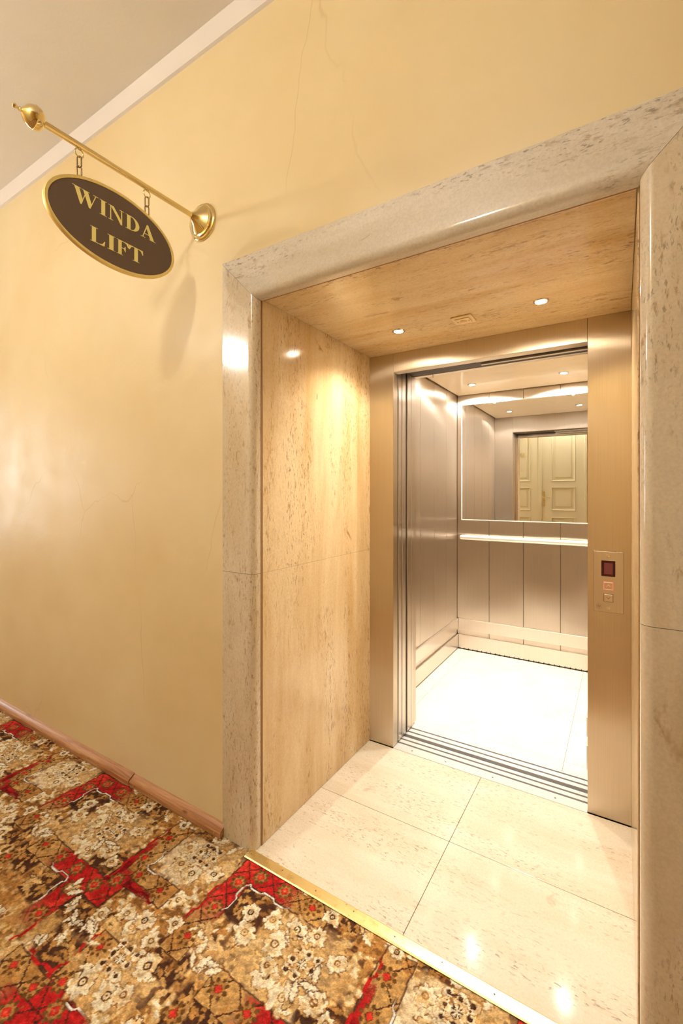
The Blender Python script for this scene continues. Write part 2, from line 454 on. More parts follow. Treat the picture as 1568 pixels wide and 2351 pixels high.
# underside of the door gear above the opening
hd = empty('door_header', (-.57, 2.3, 2.0), 'dark metal lift door gear housing above the opening', 'door gear')
box('housing', -1.10, -.05, 2.213, 2.422, 2.024, 2.12, M['darkmetal'], hd)
box('guide_rail', -.62, -.10, 2.226, 2.262, 2.004, 2.024, M['plate'], hd, .001, 1)
lathe('rail_hole', (-.30, 2.244, 2.0045), (0, 0, -1), [(0, .010), (.0012, .010), (.0012, 0)], M['black'], hd, 20)
box('guide_rail', -.62, -.10, 2.345, 2.365, 2.014, 2.024, M['plate'], hd, .001, 1)
box('clip', -.905, -.902, 2.412, 2.416, 2.000, 2.0235, M['chrome'], hd)

# doors, slid open to the left
ld = empty('landing_door', (-1.26, 2.26, 0), 'open steel landing door leaves parked behind the left jamb', 'lift door')
box('door_leaf', -1.50, OX0 + .003, 2.2165, 2.2555, .008, 2.018, M['doorsteel'], ld, .0015, 1)
box('door_leaf', -1.50, OX0 + .003, 2.2635, 2.3105, .008, 2.018, M['doorsteel'], ld, .0015, 1)
for a, b in ((2.2085, 2.216), (2.256, 2.263)):
    box('gap_shade_strip', -1.49, OX0 - .004, a, b, .01, 2.015, M['black'], ld)  # black strips put into the leaf gaps to stand for their shade
cd = empty('cabin_door', (-1.26, 2.40, 0), 'open steel cabin door leaves parked behind the landing door leaves', 'lift door')
box('door_leaf', -1.50, OX0 + .003, 2.334, 2.3835, .008, 2.022, M['doorsteel'], cd, .0015, 1)
box('door_leaf', -1.50, OX0 + .003, 2.3875, 2.420, .008, 2.022, M['doorsteel'], cd, .0015, 1)

box('gap_shade_strip', -1.49, OX0 - .005, 2.3125, 2.3335, .01, 2.015, M['black'], cd)  # black strips again, painted shade between the door leaves
box('gap_shade_strip', -1.49, OX0 - .003, 2.384, 2.387, .01, 2.015, M['black'], cd)
# landing sill
ls = empty('landing_sill', (-.575, 2.22, 0), 'aluminium landing door sill with two grooves and screws', 'sill')
def sill(parent, y0, y1, grooves, x0=-1.5, x1=-.06):
    ys = [y0]; segs = []
    for g in grooves:
        segs.append((ys[-1], g - .0062)); ys.append(g + .0062)
    segs.append((ys[-1], y1))
    for a, b in segs:
        if b - a > .001: box('sill_rib', x0, x1, a, b, -.0238, .002, M['alu'], parent, .0008, 1)
    box('sill_base', x0, x1, y0, y1, -.034, -.0242, M['black'], parent)  # groove bottoms coloured black in place of shade
bmx = None
box('sill_plate', OX0 + .001, OX1 - .001, 2.1505, 2.2105, -.014, .0018, M['alu'], ls, .0006, 1)
sill(ls, 2.2107, 2.286, (2.217, 2.257))
for x in (-.93, -.75, -.52, -.25):
    lathe('screw', (x, 2.178, .0018), (0, 0, 1), [(0, .0042), (.0006, .0036), (.0004, 0)], M['etch'], ls, 12)

# ------------------------------------------------------------------ lift cabin
cab = empty('lift_cabin', (-.675, 3.15, 0), 'open lift cabin lined with brushed steel panels, mirror and stone floor', 'lift')
sill(cab, 2.315, 2.400, (2.347, 2.389))
xs = [CX0 + .003 + .2717 * i for i in range(5)]; xs = [CX0, -.9465, -.6755, -.404, CX1]
def panel(x0, x1, y0, y1, z0=.012, z1=CZ):
    return box('wall_panel', x0, x1, y0, y1, z0, z1, M['cabsteel'], cab, .0035, 2)
for a, b in zip(xs, xs[1:]):
    panel(a + .0012, b - .0012, CY1, CY1 + .02)
ys = [CY0, 2.727, 3.007, 3.287, 3.566, CY1]
for a, b in zip(ys, ys[1:]):
    panel(CX0 - .02, CX0, a + .0012, b - .0012)
    panel(CX1, CX1 + .02, a + .0012, b - .0012)
box('front_post', CX0, OX0 - .0, 2.424, CY0, .012, CZ, M['cabsteel'], cab, .0022)
box('front_header', OX0, CX1 + .02, 2.428, CY0, 2.022, CZ, M['cabsteel'], cab, .0022)
boxes('panel_backing', [(CX0 - .06, CX1 + .06, CY1 + .021, CY1 + .04, -.05, 2.4), (CX0 - .05, CX0 - .021, CY0, CY1 + .03, -.05, 2.4), (CX1 + .021, CX1 + .05, CY0, CY1 + .03, -.05, 2.4), (CX0 - .05, CX1 + .05, 2.43, CY1 + .03, CZ + .002, CZ + .05)], M['black'], cab)
box('ceiling_panel', CX0 + .014, CX1 - .014, 2.475, CY1 - .018, 2.192, 2.212, M['cabceil'], cab, .002)
# floor
cells_x = ((CX0 + .006, -1.112), (-1.1105, -.2475), (-.246, CX1 - .004)); cells_y = ((2.4, 2.502), (2.5035, CY1 - .004))
for a, b in cells_x:
    for c, d in cells_y:
        box('floor_tile', a, b, c, d, -.02, .0, M['cabtile'], cab, .0005, 1)
box('floor_base', CX0 - .02, CX1 + .02, 2.4, CY1 + .02, -.05, -.0012, M['groove'], cab)
# bumper rail and skirting on the back and the left wall
for z0, z1, nm in ((.170, .265, 'bumper_rail'), (.010, .128, 'skirting')):
    box(nm, CX0 + .016, CX1, CY1 - .016, CY1 - .0005, z0, z1, M['railsteel'], cab, .003, 2)
    box(nm, CX0 + .0005, CX0 + .016, CY0, CY1 - .0165, z0, z1, M['railsteel'], cab, .003, 2)
    box(nm, CX1 - .016, CX1 - .0005, CY0, CY1 - .0165, z0, z1, M['railsteel'], cab, .003, 2)
vs0 = None
for i in range(28):
    x = CX0 + .03 + .0372 * i
    if vs0 is None: vs0 = box('vent_slot', x - .0028, x + .0028, CY1 - .0175, CY1 - .0158, .002, .017, M['black'], cab)
    else:
        o = vs0.copy(); COL.objects.link(o); o.location.x = vs0.location.x + .0372 * i
# handrail
yh, zh = CY1 - .055, .972
bm = bmesh.new()
n = 14; r1, r2 = .017, .020
def rail_pts(x, k=1.0): return [bm.verts.new((x, yh + k * r1 * math.cos(2 * PI * i / 20), zh + k * r2 * math.sin(2 * PI * i / 20))) for i in range(20)]
rings = []
for x, k in [(-1.178, .35), (-1.175, .72), (-1.168, .95), (-1.158, 1)] + [(-1.158 + i * .24, 1) for i in range(1, 4)] + [(-.192, 1), (-.182, .95), (-.175, .72), (-.172, .35)]:
    rings.append(rail_pts(x, k))
for A, B in zip(rings, rings[1:]):
    for i in range(20): bm.faces.new((A[i], A[(i + 1) % 20], B[(i + 1) % 20], B[i]))
bm.faces.new(rings[0]); bm.faces.new(rings[-1])
hr = finish('handrail', bm, M['railbar'], cab, smooth='auto')
for x in (-1.05, -.675, -.30):
    lathe('bracket', (x, CY1, zh - .004), (0, -1, 0), [(0, .016), (.004, .016), (.005, .008), (.04, .008)], M['chrome'], hr, 16)
# mirror with a bright bevelled edge
mi = box('mirror', -1.172, -.178, CY1 - .008, CY1 - .001, 1.124, 2.106, M['mirror'], cab)
for b in ((-1.179, -.171, 1.117, 1.124), (-1.179, -.171, 2.106, 2.112), (-1.179, -1.172, 1.124, 2.106), (-.178, -.171, 1.124, 2.106)):
    box('mirror_edge', b[0], b[1], CY1 - .011, CY1 - .001, b[2], b[3], M['mirror_edge'], mi)

def downlight_parts(parent, x, y, z, bulbmat, r=.027):
    ring = lathe('ring', (x, y, z + .001), (0, 0, -1), [(0, r * .80), (.0045, r * .80), (.0062, r * .86), (.0066, r * .97), (.0045, r * 1.05), (.0008, r * 1.08)], M['chrome'], parent, 32)
    lens = lathe('lens', (x, y, z + .0005), (0, 0, -1), [(0, r * .74), (.004, r * .70), (.0055, r * .45), (.006, 0)], bulbmat, parent, 12, True)
    return ring, lens
def spot(name, x, y, z, energy, col, size, blend, rad=.012):
    l = bpy.data.lights.new(name, 'SPOT'); l.energy = energy; l.color = col; l.spot_size = R(size); l.spot_blend = blend
    l.shadow_soft_size = rad
    o = bpy.data.objects.new(name, l); COL.objects.link(o); o.location = (x, y, z); return o

for x, y in ((-.985, 3.478), (-.345, 3.478), (-.985, 2.85), (-.345, 2.85)):
    dl = empty('downlight', Vector((x, y, 2.192)) - Vector(cab.location)); dl.parent = cab
    downlight_parts(dl, x, y, 2.192, M['cabbulb'], .031)
    sp = spot('cabin_downlight_beam', x, y, 2.182, CABIN_W, (1.0, .95, .86), 150 if y < 3 else 124, .25)
    if y > 3: sp.rotation_euler = (R(28), 0, 0)      # the rear lamps lean towards the mirror

# ------------------------------------------------------------------ downlights and detector in the niche soffit
for x, lab in ((-.863, 'recessed chrome halogen downlight in the stone soffit, farther from the call panel'), (-.264, 'recessed chrome halogen downlight in the stone soffit, nearer the call panel')):
    dl = empty('downlight', (x, 1.868, NZ), lab, 'downlight', 'downlights in the niche soffit')
    downlight_parts(dl, x, 1.868, NZ, M['bulb'])
    spot('niche_downlight_beam', x, 1.868, NZ - .008, NICHE_W, (1.0, .87, .68), 140, .55)
md = empty('motion_detector', (-.57, 1.885, NZ), 'square cream plastic detector plate between the two soffit downlights', 'detector')
box('cover_plate', -.613, -.527, 1.842, 1.928, NZ - .007, NZ - .0002, M['plastic'], md, .0025)
box('inner_frame', -.600, -.540, 1.857, 1.913, NZ - .0115, NZ - .007, M['plastic'], md, .002)
lathe('sensor_lens', (-.570, 1.885, NZ - .0114), (0, 0, -1), [(0, .015), (.004, .014), (.007, .008), (.0078, 0)], M['plastic'], md, 20, True)
for x in (-.594, -.546):
    lathe('screw', (x, 1.885, NZ - .0114), (0, 0, -1), [(0, .003), (.001, .0025), (.0012, 0)], M['etch'], md, 10)

# ------------------------------------------------------------------ call panel on the right jamb
cp = empty('call_panel', (-.048, YP, .85), 'steel lift call panel with red display and two square buttons', 'call panel')
box('seam', -.1013, .0063, YP - .0006, YP - .0001, .8557, 1.1083, M['etch'], cp)
box('faceplate', -.1, .005, YP - .0022, YP - .0004, .857, 1.107, M['plate'], cp, .0006, 1)
yf = YP - .0022
ds = box('display_window', -.073, -.023, yf - .0012, yf - .0001, 1.005, 1.070, M['display'], cp, .0005, 1)
box('display_glow', -.063, -.032, yf - .0015, yf - .0012, 1.014, 1.061, M['displayglow'], ds)
for zb, lit in ((.952, True), (.902, False)):
    bt = box('button', -.0625, -.0325, yf - .0035, yf - .0002, zb, zb + .0285, M['btn'], cp, .0012)
    bezel = boxes('button_bezel', [(-.0650, -.0630, yf - .002, yf, zb - .002, zb + .031), (-.0320, -.0300, yf - .002, yf, zb - .002, zb + .031), (-.063, -.032, yf - .002, yf, zb - .0025, zb - .0008), (-.063, -.032, yf - .002, yf, zb + .0295, zb + .031)], M['btnlit'] if lit else M['etch'], bt)
    bm = bmesh.new(); s = 1 if lit else -1; zc = zb + .0145; w = .0022
    poly = [(-.008, -.004 * s), (0, .006 * s), (.008, -.004 * s), (.0052, -.004 * s), (0, .0026 * s), (-.0052, -.004 * s)]
    add_prism(bm, poly, lambda a, b: (-.0475 + a, yf - .0040, zc + b), lambda a, b: (-.0475 + a, yf - .0034, zc + b))
    finish('arrow', bm, M['btnlit'] if lit else M['etch'], bt)
for z in (1.090, .874):
    lathe('screw', (-.049, yf, z), (0, -1, 0), [(0, .0055), (.0008, .0052), (.001, .003), (.0003, .0026), (.0003, 0)], M['chrome'], cp, 16)
bm = bmesh.new()
add_loop_tube(bm, [(-.081 + .0105 * math.cos(a), yf - .0002, .879 + .0105 * math.sin(a)) for a in [2 * PI * i / 28 for i in range(28)]], .0007, 6)
for k in (-.0036, .0036):
    for s in (-1, 1):
        add_prism(bm, [(k, .006), (k + s * .0042, -.006), (k + s * .0028, -.006), (k - s * .0008, .0038)], lambda a, b: (-.081 + a, yf - .0006, .879 + b), lambda a, b: (-.081 + a, yf, .879 + b))
finish('emblem', bm, M['etch'], cp)

# ------------------------------------------------------------------ sign bracket
SX, SZ = -1.456, 2.452
br = empty('sign_bracket', (SX, YW, SZ), 'polished brass bracket rod with round wall rosette and ball finial', 'sign bracket')
lathe('rosette', (SX, YW, SZ + .008), (0, -1, 0), [(0, .074), (.007, .074), (.010, .0715), (.012, .066), (.015, .0655), (.019, .0625), (.021, .056), (.024, .0555), (.028, .050), (.036, .038), (.046, .024), (.056, .016), (.060, .0135), (.062, .0125), (.062, 0)], M['brass'], br, 48)
lathe('rod', (SX, 1.205, SZ + .008), (0, -1, -.022), [(0, .0098), (.555, .0098)], M['brass'], br, 24)
zb = SZ + .008 - .022 * .555
lathe('finial', (SX, .657, zb), (0, -1, -.022), [(0, .011), (.003, .019), (.010, .028), (.018, .032), (.0265, .0330), (.027, .0338), (.0285, .0338), (.029, .0328), (.038, .030), (.047, .024), (.054, .015), (.058, .008), (.060, .0052), (.064, .0058), (.066, .0036), (.070, .0036), (.074, .0060), (.078, .0062), (.081, .0045), (.083, 0)], M['brass'], br, 40)
def ring_pts(c, rad, ax, n=24, ry=None, lean=0.0):
    ry = ry or rad; out = []
    for i in range(n):
        a = 2 * PI * i / n
        d, h = rad * math.cos(a), ry * math.sin(a)
        out.append((c[0] + (d if ax == 'x' else 0), c[1] + (d if ax == 'y' else 0), c[2] + h))
    return out
rod_z = lambda y: SZ + .008 - .022 * (1.205 - y)
sg = empty('hanging_sign', (SX, .882, 2.107), 'oval dark brown sign with gold rim reading WINDA LIFT on two chains', 'sign')
for y in (.759, .997):
    zr = rod_z(y) - .0098
    lathe('ring_screw', (SX, y, zr + .002), (0, 0, -1), [(0, .0025), (.006, .0025)], M['brass'], br, 10)
    bm = bmesh.new(); add_loop_tube(bm, ring_pts((SX, y, zr - .0145), .0130, 'y'), .0020, 8)
    finish('eye_ring', bm, M['brass'], br, smooth=True)
    ztop = zr - .0275; zbot = 2.241 + .134 * math.sqrt(1 - ((y - .882) / .228) ** 2)
    ch = empty('chain', Vector((SX, y, zbot)) - Vector(sg.location)); ch.parent = sg
    L = (ztop + .003 - (zbot - .002)) / 2
    for k in range(2):
        zc = ztop + .002 - L * (k + .5)
        bm = bmesh.new()
        pts = []; hl, rr_ = L / 2 + .001, .0062
        for i in range(20):
            a = 2 * PI * i / 20
            pts.append((SX + rr_ * math.cos(a) * (.9 if k == 0 else .35), y + rr_ * math.cos(a) * (.6 if k == 0 else 1), zc + (hl - rr_) * (1 if math.sin(a) > 0 else -1) + rr_ * math.sin(a)))
        add_loop_tube(bm, pts, .0026, 8); finish('chain_link', bm, M['chain'], ch, smooth=True)
    bm = bmesh.new(); add_loop_tube(bm, ring_pts((SX, y, zbot - .001), .0034, 'y'), .0011, 6); finish('hook', bm, M['chain'], ch, smooth=True)
# the oval plate
def oval(a, b, n=72): return [(a * math.cos(2 * PI * i / n), b * math.sin(2 * PI * i / n)) for i in range(n)]
SC = (.882, 2.241)
bm = bmesh.new()
A0, B0 = .228, .134
secs = [(-.007, A0 - .002, B0 - .002), (-.005, A0, B0), (.005, A0, B0), (.0072, A0 - .0015, B0 - .0015), (.0078, A0 - .006, B0 - .006), (.0066, A0 - .0105, B0 - .0105), (.0040, A0 - .0115, B0 - .0115)]
rg = []
for dx, a, b in secs: rg.append([bm.verts.new((SX + dx, SC[0] + p, SC[1] + q)) for p, q in oval(a, b)])
for P_, Q_ in zip(rg, rg[1:]):
    for i in range(72): bm.faces.new((P_[i], P_[(i + 1) % 72], Q_[(i + 1) % 72], Q_[i]))
bm.faces.new(rg[0]); bm.faces.new(rg[-1][::-1])
finish('rim', bm, M['signgold'], sg, smooth='auto')
bm = bmesh.new()
add_prism(bm, oval(A0 - .0112, B0 - .0112), lambda p, q: (SX + .003, SC[0] + p, SC[1] + q), lambda p, q: (SX + .0052, SC[0] + p, SC[1] + q))
finish('face', bm, M['signface'], sg)

# bold serif capitals as polygons, cap height 1
def letter_polys(ch):
    def serif(x0, x1, y, up):       # slab with a small bracket
        h = .045; s = 1 if up else -1
        return [(x0, y), (x1, y), (x1, y + s * h * .7), (x0, y + s * h * .7)]
    P = []
    def stem(x0, x1, s0=None, s1=None):
        P.append([(x0, 0), (x1, 0), (x1, 1), (x0, 1)])
        a = x0 - .10 if s0 is None else s0; b = x1 + .10 if s1 is None else s1
        P.append(serif(a, b, 0, True)); P.append(serif(a, b, 1, False))
    if ch == 'I':
        stem(.14, .38); return P, .52
    if ch == 'L':
        stem(.12, .36, None, .48); P.append([(.36, 0), (.86, 0), (.91, .33), (.86, .33), (.74, .10), (.56, .045), (.36, .045)]); return P, .95
    if ch == 'F':
        stem(.12, .36); P.append([(.36, 1), (.84, 1), (.86, .70), (.81, .70), (.70, .90), (.56, .955), (.36, .955)])
        P.append([(.36, .54), (.52, .54), (.60, .68), (.64, .68), (.64, .32), (.60, .32), (.52, .485), (.36, .485)]); return P, .90
    if ch == 'T':
        P.append([(.36, 0), (.60, 0), (.60, 1), (.36, 1)]); P.append(serif(.26, .70, 0, True))
        P.append([(.02, 1), (.94, 1), (.96, .68), (.91, .68), (.80, .90), (.68, .952), (.28, .952), (.16, .90), (.05, .68), (0, .68)]); return P, .98
    if ch == 'D':
        stem(.12, .36, None, .40)
        o = [(.36 + .62 * math.cos(a) ** .9 if math.cos(a) > 0 else .36, .5 + .5 * math.sin(a)) for a in [-PI / 2 + PI * i / 20 for i in range(21)]]
        q = [(.36 + .36 * math.cos(a) ** .8 if math.cos(a) > 0 else .36, .5 + .452 * math.sin(a)) for a in [-PI / 2 + PI * i / 20 for i in range(21)]]
        for i in range(20): P.append([o[i], o[i + 1], q[i + 1], q[i]])
        return P, 1.06
    if ch == 'N':
        P.append([(.14, 0), (.20, 0), (.20, 1), (.14, 1)]); P.append([(.86, 0), (.92, 0), (.92, 1), (.86, 1)])
        P.append([(.08, 1), (.36, 1), (.92, .0), (.84, .0), (.20, .92)])
        P.append([(.20, 1), (.36, 1), (.92, .22), (.92, -.01), (.82, -.01)])
        P.append(serif(.02, .32, 0, True)); P.append(serif(.02, .34, 1, False)); P.append(serif(.74, 1.04, 1, False)); return P, 1.08
    if ch == 'A':
        P.append([(.44, 1.02), (.54, 1.02), (.98, 0), (.70, 0), (.40, .78)]); P.append([(.44, 1.02), (.49, .93), (.17, 0), (.11, 0)])
        P.append([(.26, .34), (.66, .34), (.66, .29), (.24, .29)]); P.append(serif(0, .32, 0, True)); P.append(serif(.60, 1.08, 0, True)); return P, 1.08
    if ch == 'W':
        P.append([(.10, 1), (.36, 1), (.58, .25), (.50, -.02), (.42, -.02)]); P.append([(.50, -.02), (.56, .22), (.74, .80), (.70, .82), (.44, -.02)])
        P.append([(.58, 1), (.84, 1), (1.06, .25), (.98, -.02), (.90, -.02)]); P.append([(.98, -.02), (.93, -.02), (1.02, .22), (1.27, 1), (1.32, 1)])
        P.append(serif(0, .46, 1, False)); P.append(serif(.50, .94, 1, False)); P.append(serif(1.14, 1.44, 1, False)); return P, 1.46
    if ch == '1':
        P.append([(.18, 0), (.34, 0), (.34, 1), (.28, 1), (.06, .86), (.06, .82), (.18, .86)]); P.append(serif(.04, .48, 0, True)); return P, .52
    if ch == '0':
        o = [(.32 + .30 * math.cos(a), .5 + .5 * math.sin(a)) for a in [2 * PI * i / 24 for i in range(24)]]
        q = [(.32 + .15 * math.cos(a), .5 + .44 * math.sin(a)) for a in [2 * PI * i / 24 for i in range(24)]]
        for i in range(24): P.append([o[i], o[(i + 1) % 24], q[(i + 1) % 24], q[i]])
        return P, .64
def letter(ch, f, width, mat, parent, thick):
    """f(a, b, t): letter coordinates to the world, t = 0 back .. 1 front"""
    polys, w = letter_polys(ch); bm = bmesh.new()
    for k, p in enumerate(polys):
        e = k * .012
        add_prism(bm, p, lambda a, b: f(a / w * width, b, 0), lambda a, b: f(a / w * width, b, 1 + e))
    return finish('letter', bm, mat, parent)
CAPH = .0485
def sign_word(word, spans, z0):
    for ch, (a0, a1) in zip(word, spans):
        letter(ch, lambda a, b, t: (SX + .0050 + .0008 * t, a0 + a, z0 + b * CAPH), a1 - a0, M['letter'], sg, 1)
sign_word('WINDA', ((.735, .819), (.8195, .8475), (.850, .908), (.911, .968), (.969, 1.029)), 2.2665)
sign_word('LIFT', ((.7895, .8425), (.8455, .8775), (.8795, .9255), (.924, .980)), 2.1650)

# ------------------------------------------------------------------ hallway pendants (outside the frame; they light the hallway)
for x, y, z, lab in ((-3.0, -.45, 2.62, 'white glass globe pendant lamp hanging nearer the window'), (-.82, -.72, 2.94, 'white glass globe pendant lamp hanging across from the lift')):
    pd = empty('pendant_lamp', (x, y, ZC), lab, 'lamp', 'hallway pendants')
    lathe('canopy', (x, y, ZC), (0, 0, -1), [(0, .055), (.012, .055), (.03, .02), (.034, .006)], M['brass'], pd, 24)
    lathe('rod', (x, y, ZC - .03), (0, 0, -1), [(0, .006), (ZC - .03 - z - .10, .006)], M['brass'], pd, 12)
    lathe('cap', (x, y, z + .12), (0, 0, -1), [(0, .01), (.02, .05), (.035, .055)], M['brass'], pd, 24)
    lathe('globe', (x, y, z + .09), (0, 0, -1), [(.085 - .085 * math.cos(PI * i / 8), .085 * math.sin(PI * i / 8)) for i in range(9)], M['globe'], pd, 14, True)

# ------------------------------------------------------------------ double door across the hallway (seen in the mirror)
d1 = empty('door_1', (-1.23, HY0, 0)); structure(d1)
d1['label'] = 'cream double-leaf panelled door across the hallway'
box('door_frame', DX0, DX0 + .03, HY0 - .12, HY0 + .012, 0, DZ, M['doorpaint'], d1, .002)
box('door_frame', DX1 - .03, DX1, HY0 - .12, HY0 + .012, 0, DZ, M['doorpaint'], d1, .002)
box('door_frame', DX0, DX1, HY0 - .12, HY0 + .012, DZ - .03, DZ, M['doorpaint'], d1, .002)
yd = HY0 - .01
def leaf(x0, x1, px0, px1):
    bm = bmesh.new(); rows = ((.18, .925), (1.04, 1.455), (1.555, 2.47))
    add_box(bm, x0, px0, yd - .04, yd, .01, DZ - .033); add_box(bm, px1, x1, yd - .04, yd, .01, DZ - .033)
    z = .01
    for a, b in rows:
        add_box(bm, px0, px1, yd - .04, yd, z, a); z = b
    add_box(bm, px0, px1, yd - .04, yd, z, DZ - .033)
    lf = finish('door_leaf', bm, M['doorpaint'], d1)
    for a, b in rows:
        bm = bmesh.new()
        o = [(px0, a), (px1, a), (px1, b), (px0, b)]
        def rect(k, y): return [bm.verts.new((max(px0 + k, px0) if i in (0, 3) else px1 - k, y, (a + k) if i < 2 else (b - k))) for i in range(4)]
        rr = [rect(-.002, yd - .03), rect(0, yd + .004), rect(.010, yd + .006), rect(.022, yd - .014), rect(.05, yd - .014), rect(.075, yd - .006)]
        for P_, Q_ in zip(rr, rr[1:]):
            for i in range(4): bm.faces.new((P_[i], P_[(i + 1) % 4], Q_[(i + 1) % 4], Q_[i]))
        bm.faces.new(rr[-1])
        finish('raised_panel', bm, M['doorpaint'], lf)
    return lf
lfa = leaf(-1.925, -1.236, -1.77, -1.395)
lfb = leaf(-1.232, -.532, -1.055, -.672)
box('astragal', -1.262, -1.205, yd + .0005, yd + .012, .01, DZ - .035, M['doorpaint'], lfa, .003)
hp = box('handle', -1.193, -1.160, yd + .0005, yd + .006, 1.126, 1.378, M['brass'], lfb, .003)
for z in (2.2, 1.22, .3):
    lathe('hinge', (-.528, yd + .012, z), (0, 0, 1), [(0, .003), (.003, .010), (.15, .010), (.153, .003)], M['doorpaint'], lfb, 12)
bm = bmesh.new()
add_lathe(bm, (-1.176, yd + .005, 1.275), (0, 1, 0), [(0, .011), (.006, .010), (.008, .007), (.045, .007)], 14)
add_lathe(bm, (-1.186, yd + .046, 1.275), (1, 0, -.06), [(0, .004), (.006, .0085), (.10, .0075), (.122, .006), (.126, 0)], 14)
finish('lever', bm, M['brass'], lfb, smooth='auto')
nh = .075
for k, ch in enumerate('101'):
    x0 = (-1.497, -1.526, -1.566)[k]; w = (.028, .036, .028)[k]
    letter(ch, lambda a, b, t: (x0 - a, yd + .0002 + .002 * t, 2.005 + b * nh), w, M['brass'], lfa, 1)

# ------------------------------------------------------------------ carpet
PX, PY, NX, NY = 0.947, 0.80, 400, 338
AX, AY = -1.089, 1.143                     # white corner of the pattern next to the brass strip
rng = np.random.default_rng(5)
gx = (np.arange(NX) + .5) / NX * PX; gy = (np.arange(NY) + .5) / NY * PY
GX, GY = np.meshgrid(gx, gy)
def wrapd(d, P): return (d + P / 2) % P - P / 2
def vnoise(cx, cy, seed):
    g = np.random.default_rng(seed).random((cy, cx))
    x = GX / PX * cx; y = GY / PY * cy
    xi = np.floor(x).astype(int); yi = np.floor(y).astype(int); fx = x - xi; fy = y - yi
    fx = fx * fx * (3 - 2 * fx); fy = fy * fy * (3 - 2 * fy)
    a = g[yi % cy, xi % cx]; b = g[yi % cy, (xi + 1) % cx]; c = g[(yi + 1) % cy, xi % cx]; d = g[(yi + 1) % cy, (xi + 1) % cx]
    return (a * (1 - fx) + b * fx) * (1 - fy) + (c * (1 - fx) + d * fx) * fy
def fbm(n0, seed, octs=4, asp=1.0):
    t = 0; a = 1; s = 0
    for o in range(octs):
        t = t + a * vnoise(max(2, int(n0 * 2 ** o)), max(2, int(n0 * asp * 2 ** o)), seed + o); s += a; a *= .6
    return t / s
def rgb(*c): return np.array(c, float) / 255
CREAM, PALE, TAN, GOLD, BROWN, DARK = rgb(248, 233, 202), rgb(220, 184, 126), rgb(202, 158, 96), rgb(180, 130, 70), rgb(136, 92, 48), rgb(74, 45, 32)
RED, RED2, DRED = rgb(214, 58, 46), rgb(184, 36, 34), rgb(128, 20, 24)
img = np.zeros((NY, NX, 3))
def paint(mask, col):
    m = np.clip(mask, 0, 1)[..., None]
    img[:] = img * (1 - m) + np.asarray(col) * m
def sm(a, b, x): t = np.clip((x - a) / (b - a), 0, 1); return t * t * (3 - 2 * t)
J1 = (fbm(26, 90, 3) - .5) * .030; J2 = (fbm(26, 95, 3) - .5) * .030   # ragged outlines
J3 = (fbm(60, 99, 2) - .5) * .022
FINE = rng.random((NY, NX))
def D(x, y): return wrapd(GX - x, PX), wrapd(GY - y, PY)
# mottled ground, streaks along the diagonal
U = fbm(24, 10, 4); V = fbm(52, 20, 2); Wn = fbm(7, 30, 3)
img[:] = TAN
paint(sm(.50, .62, U), PALE); paint(sm(.55, .64, V) * sm(.42, .52, Wn), CREAM * .97)
paint(sm(.50, .42, U), GOLD); paint(sm(.44, .38, V) * .9, BROWN); paint(sm(.40, .33, V) * sm(.54, .44, Wn), DARK)
# large pale bouquet grounds
def blob(x, y, rx, ry, col, soft=.35, amt=.8, jag=1.6):
    dx, dy = D(x, y); r = np.sqrt(((dx + J1 * jag) / rx) ** 2 + ((dy + J2 * jag) / ry) ** 2)
    paint(sm(1 + soft, 1 - soft, r) * amt, col)
def dark_foliage(x0, x1, y0, y1, seed, leaves=26):
    cx, cy = (x0 + x1) / 2, (y0 + y1) / 2; dx, dy = D(cx, cy)
    d = np.maximum(np.abs(dx + J1) - (x1 - x0) / 2, np.abs(dy + J2) - (y1 - y0) / 2)
    paint(sm(.012, -.004, d) * .95, DARK)
    rr = random.Random(seed)
    for _ in range(leaves):
        leaf_m(rr.uniform(x0, x1), rr.uniform(y0, y1), rr.uniform(.010, .022), rr.uniform(.005, .008), rr.uniform(0, 6.28), rr.choice([TAN, GOLD, GOLD, TAN, BROWN]))
def leaf_m(x, y, l, w, a, col, edge=None):
    dx, dy = D(x, y); u = dx * math.cos(a) + dy * math.sin(a); v = -dx * math.sin(a) + dy * math.cos(a)
    prof_ = w * np.clip(1 - (u / l) ** 2, 0, 1) * (1 + .25 * np.sin(u * 520))
    d = np.abs(v) - prof_
    if edge is not None: paint(sm(.0045, .001, d) * (np.abs(u) < l * 1.05), edge)
    paint(sm(.0015, -.0015, d) * (np.abs(u) < l), col)
def flower(x, y, r, k, ph, col, core, edge=BROWN, ring=True):
    dx, dy = D(x, y); rad = np.hypot(dx, dy); th = np.arctan2(dy, dx)
    rim = r * (1.02 + .11 * np.cos(k * th + ph) + .05 * np.cos(2 * k * th + 1.3 * ph) + .10 * np.cos(3 * th + 2 * ph) + .08 * np.cos(2 * th - ph)) + J3 * .9
    paint(sm(rim + .0045, rim + .002, rad) * (.55 + .45 * (V > .5)), edge)
    paint(sm(rim + .0012, rim - .0012, rad), col)
    sh = sm(.45, .75, (fbm(60, 70, 2) - .5) * 1.2 + .5 * rad / r + .1)
    paint(sm(rim * .62, rim * .5, rad) * .35, PALE); paint(sm(rim + .001, rim - .001, rad) * sm(.52, .62, fbm(48, 71, 2)) * .7, PALE)
    if ring:
        paint(sm(.003, .0012, np.abs(rad - r * .30)), core); paint(sm(.0035, .001, rad), core)
blob(.30, -.12, .17, .13, PALE); blob(.20, -.25, .16, .10, PALE, amt=.6); blob(-.20, .0, .15, .10, PALE, amt=.75)
blob(-.27, -.05, .10, .09, CREAM, amt=.75); blob(-.13, -.40, .14, .11, PALE); blob(-.05, -.62, .2, .08, CREAM, amt=.6)
